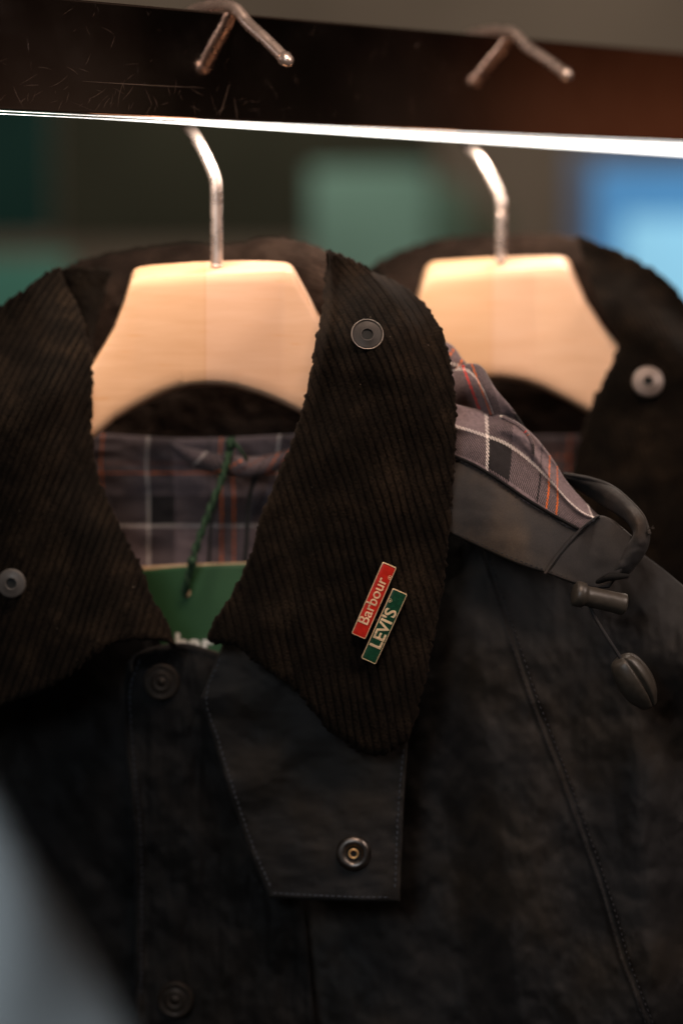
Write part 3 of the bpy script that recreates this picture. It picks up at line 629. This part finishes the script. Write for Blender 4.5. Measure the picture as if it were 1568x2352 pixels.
# ------------------------------------------------------------------ lapel pin
pinY = surfY(leafR, 870, 1405)-.0020
pin = empty('enamel_pin', WV(870, 1405, pinY), 'small gilt edged enamel pin of one red and one green bar on the corduroy collar', 'lapel pin')
def enamel(name, col):
    m, nt, b = nm(name); t = N(nt, 'ShaderNodeTexCoord'); n1 = noise(nt, 400, 3, t.outputs['Object'])
    k = ramp(nt, [(.3, tuple(c*.8 for c in col)), (.7, tuple(c*1.15 for c in col))], n1.outputs[0]); nt.links.new(k.outputs[0], b.inputs['Base Color'])
    b.inputs['Roughness'].default_value = .22; b.inputs['Coat Weight'].default_value = .8; b.inputs['Coat Roughness'].default_value = .06
    n2 = noise(nt, 160, 2, t.outputs['Object']); bump(nt, n2.outputs[0], .15, .0006, b); return m
def bar(name, corners, mat, text, tsize, toff, reg, bold, fsx=1.):
    # corners TL,TR,BR,BL as seen with the bar upright
    P = [WV(x, y, pinY+d) for x, y, d in corners]; c = sum(P, Vector())/4
    up = ((P[0]+P[1])-(P[2]+P[3])).normalized(); rt = ((P[1]+P[2])-(P[0]+P[3])); rt = (rt-up*rt.dot(up)).normalized()
    n = up.cross(rt).normalized(); n = n if n.y < 0 else -n
    hw = ((P[1]-P[0]).length+(P[2]-P[3]).length)/4; hh = ((P[0]-P[3]).length+(P[1]-P[2]).length)/4
    def rrect(hw, hh, r, h):
        o = []
        for sx, sy, a0 in ((1, 1, 0), (-1, 1, 90), (-1, -1, 180), (1, -1, 270)):
            for k in range(6):
                a = math.radians(a0+k*18); o.append(c+rt*(sx*(hw-r)+r*math.cos(a))+up*(sy*(hh-r)+r*math.sin(a))+n*h)
        return o
    rings = [rrect(hw, hh, .0007, -.0012), rrect(hw, hh, .0007, .0006), rrect(hw-.00018, hh-.00018, .0006, .0009), rrect(hw-.00036, hh-.00036, .0005, .0009), rrect(hw-.00042, hh-.00042, .0005, .0004)]
    V = [v for r_ in rings for v in r_]; m = 24
    Fc = [(j*m+k, j*m+(k+1) % m, (j+1)*m+(k+1) % m, (j+1)*m+k) for j in range(len(rings)-1) for k in range(m)]
    Fc.append(tuple(range(m))[::-1]); Fc.append(tuple((len(rings)-1)*m+k for k in range(m)))
    b = link_mesh(name, V, Fc, GOLD, pin, smooth=False)
    rr = [rrect(hw-.00040, hh-.00040, .0005, .00055), rrect(hw-.0011, hh-.0011, .0003, .00078), rrect(hw-.0018, hh-.0018, .0002, .00082)]
    V = [v for r_ in rr for v in r_]; Fc = [(j*m+k, j*m+(k+1) % m, (j+1)*m+(k+1) % m, (j+1)*m+k) for j in range(2) for k in range(m)]+[tuple(2*m+k for k in range(m))]
    link_mesh('enamel', V, Fc, mat, b)
    # raised lettering reading upwards
    def txt(s, size, du, dr, off, ex, sx, nmn):
        cu = bpy.data.curves.new(nmn, 'FONT'); cu.body = s; cu.size = size; cu.align_x = 'CENTER'; cu.align_y = 'CENTER'
        cu.offset = off; cu.extrude = ex; cu.bevel_depth = .00004; cu.bevel_resolution = 1
        o = bpy.data.objects.new(nmn, cu); COL.objects.link(o)
        dg = bpy.context.evaluated_depsgraph_get(); me = bpy.data.meshes.new_from_object(o.evaluated_get(dg)); bpy.data.objects.remove(o)
        M = Matrix((( *up, ), (*(-rt),), (*n,))).transposed().to_4x4(); M.translation = c+up*du+rt*dr+n*.00085
        me.transform(Matrix.Scale(sx, 4, (1, 0, 0))); me.transform(M); me.materials.clear(); me.materials.append(GOLD)
        ob = bpy.data.objects.new(nmn, me); COL.objects.link(ob); ob.parent = b; ob.matrix_parent_inverse = wm(b).inverted(); return ob
    txt(text, tsize, toff[0], toff[1], bold, .00012, fsx, 'lettering')
    txt('R', .0011, reg[0], reg[1], .00002, .0001, 1, 'lettering')
    q = [c+up*reg[0]+rt*reg[1]+n*.00085+up*.00092*math.cos(a)+rt*.00092*math.sin(a) for a in np.linspace(0, 2*math.pi, 25)]
    tube('registered_ring', q, .00009, GOLD, b, 6, caps=False)
    return b
bar('red_bar', ((878, 1290, 0), (911, 1304, 0), (838, 1468, 0), (807, 1455, 0)), enamel('red_enamel', (.44, .018, .010)), 'Barbour', .0074, (-.0005, -.0004), (.0135, .0026), .00003, 1.0)
bar('green_bar', ((902, 1350, -.0005), (935, 1366, -.0005), (862, 1526, -.0005), (829, 1511, -.0005)), enamel('green_enamel', (.006, .045, .022)), "LEVI'S", .0080, (-.0012, .0003), (.0128, -.0027), .00014, 1.05)
tube('bridge', [WV(862, 1424, pinY+.0020), WV(872, 1428, pinY+.0020)], .0008, BRONZE, pin, 8)

# ------------------------------------------------------------------ swing tag with green string
tg = empty('swing_tag', WV(440, 1400, B0+.02), 'green card swing tag with white lettering tied by a green string inside the collar opening', 'swing tag')
ty = lambda px: B(px)+.012
card = cloth('card', [(318, 1311), (430, 1300), (640, 1292)], [(420, 1640), (640, 1640)], [(318, 1311), (420, 1640)], [(640, 1292), (640, 1640)],
      lambda u, v, px, py: .016-.004*np.sin(np.pi*u)-.006*v, TAGG, tg, 60, 40, thick=.0006, roll=0)
cloth('card_edge', [(318, 1302), (430, 1296), (640, 1290)], [(318, 1312), (430, 1301), (640, 1293)], [(318, 1302), (318, 1312)], [(640, 1290), (640, 1293)],
      lambda u, v, px, py: .0172-.004*np.sin(np.pi*u), TAGE, card, 40, 6, thick=.0008, roll=0)
cu = bpy.data.curves.new('lettering', 'FONT'); cu.body = 'barbour'; cu.size = .0150; cu.offset = .00045; cu.extrude = .00005
o = bpy.data.objects.new('lettering', cu); COL.objects.link(o)
me = bpy.data.meshes.new_from_object(o.evaluated_get(bpy.context.evaluated_depsgraph_get())); bpy.data.objects.remove(o)
tl = bpy.data.objects.new('lettering', me); COL.objects.link(tl); me.materials.clear(); me.materials.append(WHITEP)
p = WV(402, 1500, surfY(card, 450, 1470)-.0012)
me.transform(Matrix.Translation(p) @ Matrix.Rotation(math.radians(90), 4, 'X')); tl.parent = card; tl.matrix_parent_inverse = wm(card).inverted()
lathe('eyelet', [(.0010, 0), (.0010, .0006), (.0021, .0006), (.0022, 0)], WV(428, 1362, surfY(card, 428, 1362)), (0, -1, 0), TAGE, card, 24, close=False)
path = [(532, 1008, .020), (524, 1050, .010), (508, 1105, .006), (484, 1165, .004), (460, 1230, .003), (443, 1285, .002), (430, 1335, .004), (424, 1364, .008)]
Q = resample(path, 120)
for ph in (0, math.pi):
    s = []
    for i, (x, y, d) in enumerate(Q):
        a = ph+i*.30; w = 3.6+2.2*math.exp(-((i-90)/9)**2)
        s.append(WV(x+w*math.cos(a), y, float(B(x))+d+w/4450*math.sin(a)))
    tube('string', s, .0013, GREENC, tg, 8, n=240)
lathe('knot', [(.0003, -.0028), (.0018, -.0022), (.0026, -.0005), (.0024, .001), (.0016, .0024), (.0003, .0028)], WV(441, 1290, B(441)+.000), (.3, 0, -1), GREENC, tg, 16, disp=lambda s, t: 1+.15*math.sin(3*t+8*s))
lathe('knot', [(.0003, -.0034), (.0020, -.0026), (.0030, -.0005), (.0028, .001), (.0018, .0028), (.0003, .0034)], WV(530, 1020, B(530)+.012), (-.3, 0, -1), GREENC, tg, 16, disp=lambda s, t: 1+.15*math.sin(3*t+8*s))
tube('string', [WV(536, 1014, B(536)+.010), WV(550, 1030, B(536)+.008), WV(563, 1050, B(536)+.009), WV(566, 1056, B(536)+.012)], .0009, GREENC, tg, 8)
tube('string', [WV(590, 1092, B(590)+.024), WV(577, 1125, B(590)+.026), WV(569, 1180, B(590)+.028), WV(566, 1250, B(590)+.026), WV(560, 1310, B(590)+.022)], .0012, BLACKC, tg, 8)
tube('string', [WV(500, 1150, B(500)+.030), WV(486, 1200, B(500)+.030), WV(479, 1300, B(500)+.024)], .0010, BLACKC, tg, 8)

# ------------------------------------------------------------------ jacket 2
j2 = empty('waxed_jacket', WV(1200, 1800, 1.40), 'rear dark jacket, blurred, hanging behind the tartan hood with one pale collar snap', 'jacket', 'jackets hanging on the rail')
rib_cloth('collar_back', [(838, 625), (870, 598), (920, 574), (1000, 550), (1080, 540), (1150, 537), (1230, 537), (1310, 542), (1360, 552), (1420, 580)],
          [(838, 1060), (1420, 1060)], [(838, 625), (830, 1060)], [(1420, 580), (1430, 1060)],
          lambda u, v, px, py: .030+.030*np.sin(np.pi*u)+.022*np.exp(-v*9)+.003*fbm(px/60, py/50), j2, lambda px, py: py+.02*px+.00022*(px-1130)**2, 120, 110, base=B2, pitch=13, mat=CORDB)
rib_cloth('collar_leaf', [(700, 700), (760, 660), (838, 618), (872, 598)], [(700, 1500), (880, 1400)], [(700, 700), (700, 1500)], [(872, 598), (905, 680), (930, 760), (935, 900), (880, 1400)],
          lambda u, v, px, py: -.01-.03*sm(0, .3, v)+0*u, j2, lambda px, py: px+SL(py), 70, 120, base=B2, pitch=13)
leaf2 = rib_cloth('collar_leaf', [(1322, 543), (1360, 552), (1410, 572), (1470, 600), (1530, 642), (1580, 700), (1640, 790), (1680, 900)], [(1290, 1400), (1500, 1560), (1700, 1700)],
          [(1322, 543), (1345, 620), (1375, 700), (1402, 750), (1418, 786), (1405, 830), (1385, 870), (1360, 920), (1340, 975), (1322, 1040), (1308, 1110), (1296, 1200), (1290, 1400)], [(1680, 900), (1700, 1200), (1700, 1700)],
          lambda u, v, px, py: .006-.032*sm(0, .25, v)-.022*np.sin(np.pi*(.1+.8*u))*sm(0, .2, v)+.003*fbm(px/120, py/120), j2, lambda px, py: px-SR(py), 180, 220, base=B2, pitch=13)
cloth('lining', [(950, 1000), (1450, 1000)], [(950, 1500), (1450, 1500)], [(950, 1000), (950, 1500)], [(1450, 1000), (1450, 1500)],
      lambda u, v, px, py: .030+.010*np.sin(np.pi*u)+.006*np.sin(px/30)+.004*fbm(px/40, py/40), TARTL, j2, 60, 50, base=B2, uvf=tu(1150, 1160, 280.))
cloth('front_panel', [(1250, 1180), (1400, 1200), (1560, 1230), (1750, 1330), (1900, 1480)], [(1250, 2700), (1900, 2700)], [(1250, 1180), (1250, 2700)], [(1900, 1480), (1900, 2700)],
      lambda u, v, px, py: -.004+wr(px, py), WAXD, j2, 50, 60, base=B2)
cloth('back_panel', [(850, 1050), (1500, 1050), (1900, 1400)], [(850, 2700), (1900, 2700)], [(850, 1050), (850, 2700)], [(1900, 1400), (1900, 2700)],
      lambda u, v, px, py: .09+0*u, WAXD, j2, 20, 30, base=B2)
s_, c_, n_, R_ = washer('snap', 1487, 877, 36, leaf2, WASH2, leaf2, .30, h=.0022, aim=Vector((-.05, -1, .25)).normalized())
lathe('snap_hole', [(R_*.32, .0006), (.0001, .0005)], c_, n_, BLACKC, s_, 32, close=False)

# ------------------------------------------------------------------ close pale sleeve, bottom left
fgm = m_plain('pale_blue_grey_cloth', (.27, .295, .305), .9, .1, 9, .18, .3)
sl = cloth('pale_sleeve', [(-420, 1500), (-250, 1560), (-90, 1700), (-50, 1810)], [(-420, 2800), (580, 2800)], [(-420, 1500), (-420, 2800)], [(-50, 1810), (20, 1915), (120, 2070), (220, 2235), (320, 2410), (480, 2650), (580, 2800)],
      lambda u, v, px, py: -.02-.03*np.sin(np.pi*u*.9)+.0025*np.sin(px/70+py/200), fgm, None, 80, 80, base=lambda px: .66+0*px, thick=.003)
tag(sl, 'pale blue grey garment edge, very blurred, at the lower left close to the viewer', 'garment')

# ------------------------------------------------------------------ far shop interior
def wall_box(name, px0, px1, py0, py1, Y, mat, parent=None, th=.03):
    a = W(px0, py0, Y); b = W(px1, py1, Y)
    V = [(x, y, z) for y in (Y, Y+th) for x, z in ((a[0], a[2]), (b[0], a[2]), (b[0], b[2]), (a[0], b[2]))]
    Fc = [(0, 3, 2, 1), (4, 5, 6, 7), (0, 1, 5, 4), (1, 2, 6, 5), (2, 3, 7, 6), (3, 0, 4, 7)]
    o = link_mesh(name, V, Fc, mat, parent, smooth=False); m = o.modifiers.new('b', 'BEVEL'); m.width = .004; m.segments = 2
    return o
o = wall_box('wall', -3500, 5200, -2600, 5200, 6.2, m_plain('taupe_wall', (.175, .135, .10), .9, .1, 1.2, .3, .1)); o['kind'] = 'structure'
o = wall_box('shelf_unit', 125, 1000, 180, 560, 5.2, m_plain('dark_olive_unit', (.030, .029, .018), .8, .1, 2, .3)); tag(o, 'dark olive wall unit, a soft blur behind the left hook', 'wall unit')
o = wall_box('shelf_unit', -150, 120, -200, 545, 5.0, m_plain('dark_teal_unit', (.007, .026, .021), .8, .1, 2, .4)); tag(o, 'very dark teal cabinet, blurred at the far left edge', 'cabinet')
o = wall_box('display_panel', -120, 165, 590, 900, 4.9, m_plain('mint_board', (.075, .22, .17), .8, .1, 2, .3)); tag(o, 'blurred mint green panel above the left collar leaf', 'panel')
o = wall_box('display_panel', 712, 985, 385, 980, 4.9, m_plain('mint_board_pale', (.17, .29, .23), .8, .1, 2, .25)); tag(o, 'tall pale mint green panel between the two hooks', 'panel')
o = wall_box('display_panel', 985, 1065, 420, 980, 5.0, m_plain('teal_edge_step', (.10, .16, .115), .8, .1, 2, .25)); tag(o, 'narrow dull teal strip added to soften the right edge of the tall mint panel', 'panel')  # mid-tone step added to blend the mint panel's edge
o = wall_box('display_panel', 1065, 1160, 470, 980, 5.1, m_plain('olive_edge_step', (.085, .085, .055), .8, .1, 2, .25)); tag(o, 'dim olive step added to soften the mint blur, just left of the rear hook', 'panel')  # second mid-tone step, added to fade the mint edge into the wall
wn_ = empty('shop_window', WV(1500, 560, 5.0), 'glowing pale blue shop window far behind at the right', 'window')
wall_box('window_frame', 1305, 1800, 340, 1000, 5.05, m_plain('blue_frame', (.13, .17, .24), .6, .2, 3, .3), wn_)
def m_screen():
    m, nt, b = nm('lit_glass'); t = N(nt, 'ShaderNodeTexCoord'); n1 = noise(nt, 2.6, 1, t.outputs['Object'])
    k = ramp(nt, [(.35, (.05, .20, .42)), (.62, (.22, .55, .80))], n1.outputs[0]); nt.links.new(k.outputs[0], b.inputs['Emission Color']); b.inputs['Emission Strength'].default_value = 1.
    b.inputs['Base Color'].default_value = (.02, .05, .08, 1); b.inputs['Roughness'].default_value = .2; return m
wall_box('window_pane', 1368, 1780, 385, 960, 5.0, m_emit('window_blue', (.08, .30, .60), .8), wn_, .02)
wall_box('window_glow', 1435, 1640, 500, 960, 4.95, m_emit('window_pale', (.30, .66, .88), .95), wn_, .02)

# ------------------------------------------------------------------ world, lights, camera
w = bpy.data.worlds.new('World'); SC.world = w; w.use_nodes = True; nt = w.node_tree
bg = nt.nodes['Background']; t = N(nt, 'ShaderNodeTexCoord'); s = N(nt, 'ShaderNodeSeparateXYZ'); nt.links.new(t.outputs['Generated'], s.inputs[0])
n1 = noise(nt, 7, 1.5, t.outputs['Generated'])
mr = N(nt, 'ShaderNodeMapRange'); nt.links.new(s.outputs[1], mr.inputs[0]); mr.inputs[1].default_value = -.32; mr.inputs[2].default_value = .04
# dark and reddish bands added for the rail face to reflect
side = ramp(nt, [(0, (.010, .006, .004)), (.14, (.016, .010, .007)), (.20, (.022, .015, .011)), (.28, (.020, .014, .010)), (.31, (.0045, .003, .002)), (.50, (.005, .0035, .0025)), (.58, (.012, .008, .006)), (.66, (.016, .008, .005)), (.74, (.048, .018, .009)), (.93, (.062, .020, .009)), (1, (.040, .014, .008))], mr.outputs[0])
mz = N(nt, 'ShaderNodeMapRange'); nt.links.new(s.outputs[2], mz.inputs[0]); mz.inputs[1].default_value = .055; mz.inputs[2].default_value = .11
zr_ = ramp(nt, [(0, (1.9, 1.9, 1.9)), (.35, (1.2, 1.2, 1.2)), (.7, (.55, .5, .5)), (1, (.35, .35, .35))], mz.outputs[0])
sd = mixc(nt, 1.0, side.outputs[0], zr_.outputs[0], 'MULTIPLY')
gen = ramp(nt, [(.36, (.008, .006, .005)), (.5, (.018, .013, .010)), (.64, (.045, .030, .022))], n1.outputs[0])
near = ramp(nt, [(.90, (0, 0, 0)), (.94, (1, 1, 1))], s.outputs[0])
nt.links.new(mixc(nt, near.outputs[0], gen.outputs[0], sd), bg.inputs['Color']); bg.inputs['Strength'].default_value = 1.0
def area(name, loc, tgt, size, energy, col, spread=math.pi, sy=None):
    l = bpy.data.lights.new(name, 'AREA'); l.energy = energy; l.color = col; l.size = size; l.spread = spread
    if sy: l.shape = 'RECTANGLE'; l.size_y = sy
    o = bpy.data.objects.new(name, l); COL.objects.link(o); o.location = loc
    o.rotation_euler = (Vector(tgt)-Vector(loc)).to_track_quat('-Z', 'Y').to_euler(); return o
area('key_light', (.06, .84, .44), (.03, 1.26, -.05), .22, 1.45, (1, .72, .55), math.radians(110))  # unseen key lamp added to light the hangers from above and in front
area('right_lamp', (.75, .80, .40), (.14, 1.22, -.14), .22, .9, (1, .80, .70), math.radians(80))  # warm area lamp out of view, aimed at the jacket's right front
ll = rail_pt(.42, -.012, zb-.0012)
area('light_strip_lamp', ll, (ll[0], ll[1], ll[2]-1), .9, 1.35, (1, .84, .70), sy=.004)
SC.objects['light_strip_lamp'].rotation_euler = (0, 0, math.atan2(rd[1], rd[0]))
area('sleeve_light', (-.35, .10, .25), (-.25, .62, -.14), .3, .8, (.85, .93, 1), math.radians(70))  # unseen cool lamp added to light the pale sleeve
area('far_light', (0, 3.6, 2.2), (0, 6.2, .2), 1.2, 60, (1, .93, .85))  # unseen lamp added to light the back wall and its panels
cam = bpy.data.cameras.new('camera'); co = bpy.data.objects.new('camera', cam); COL.objects.link(co); SC.camera = co
co.location = (0, 0, 0); co.rotation_euler = (math.radians(90)-TH, 0, 0)
cam.sensor_fit = 'VERTICAL'; cam.sensor_height = 36; cam.sensor_width = 24; cam.lens = F/2352*36
cam.clip_start = .02; cam.clip_end = 60
cam.dof.use_dof = True; cam.dof.focus_distance = pinY; cam.dof.aperture_fstop = 2.8; cam.dof.aperture_blades = 0
SC.view_settings.view_transform = 'Standard'; SC.view_settings.look = 'None'; SC.view_settings.exposure = 0
try:
    SC.cycles.use_denoising = True; SC.cycles.max_bounces = 6; SC.cycles.sample_clamp_indirect = 4
except Exception: pass
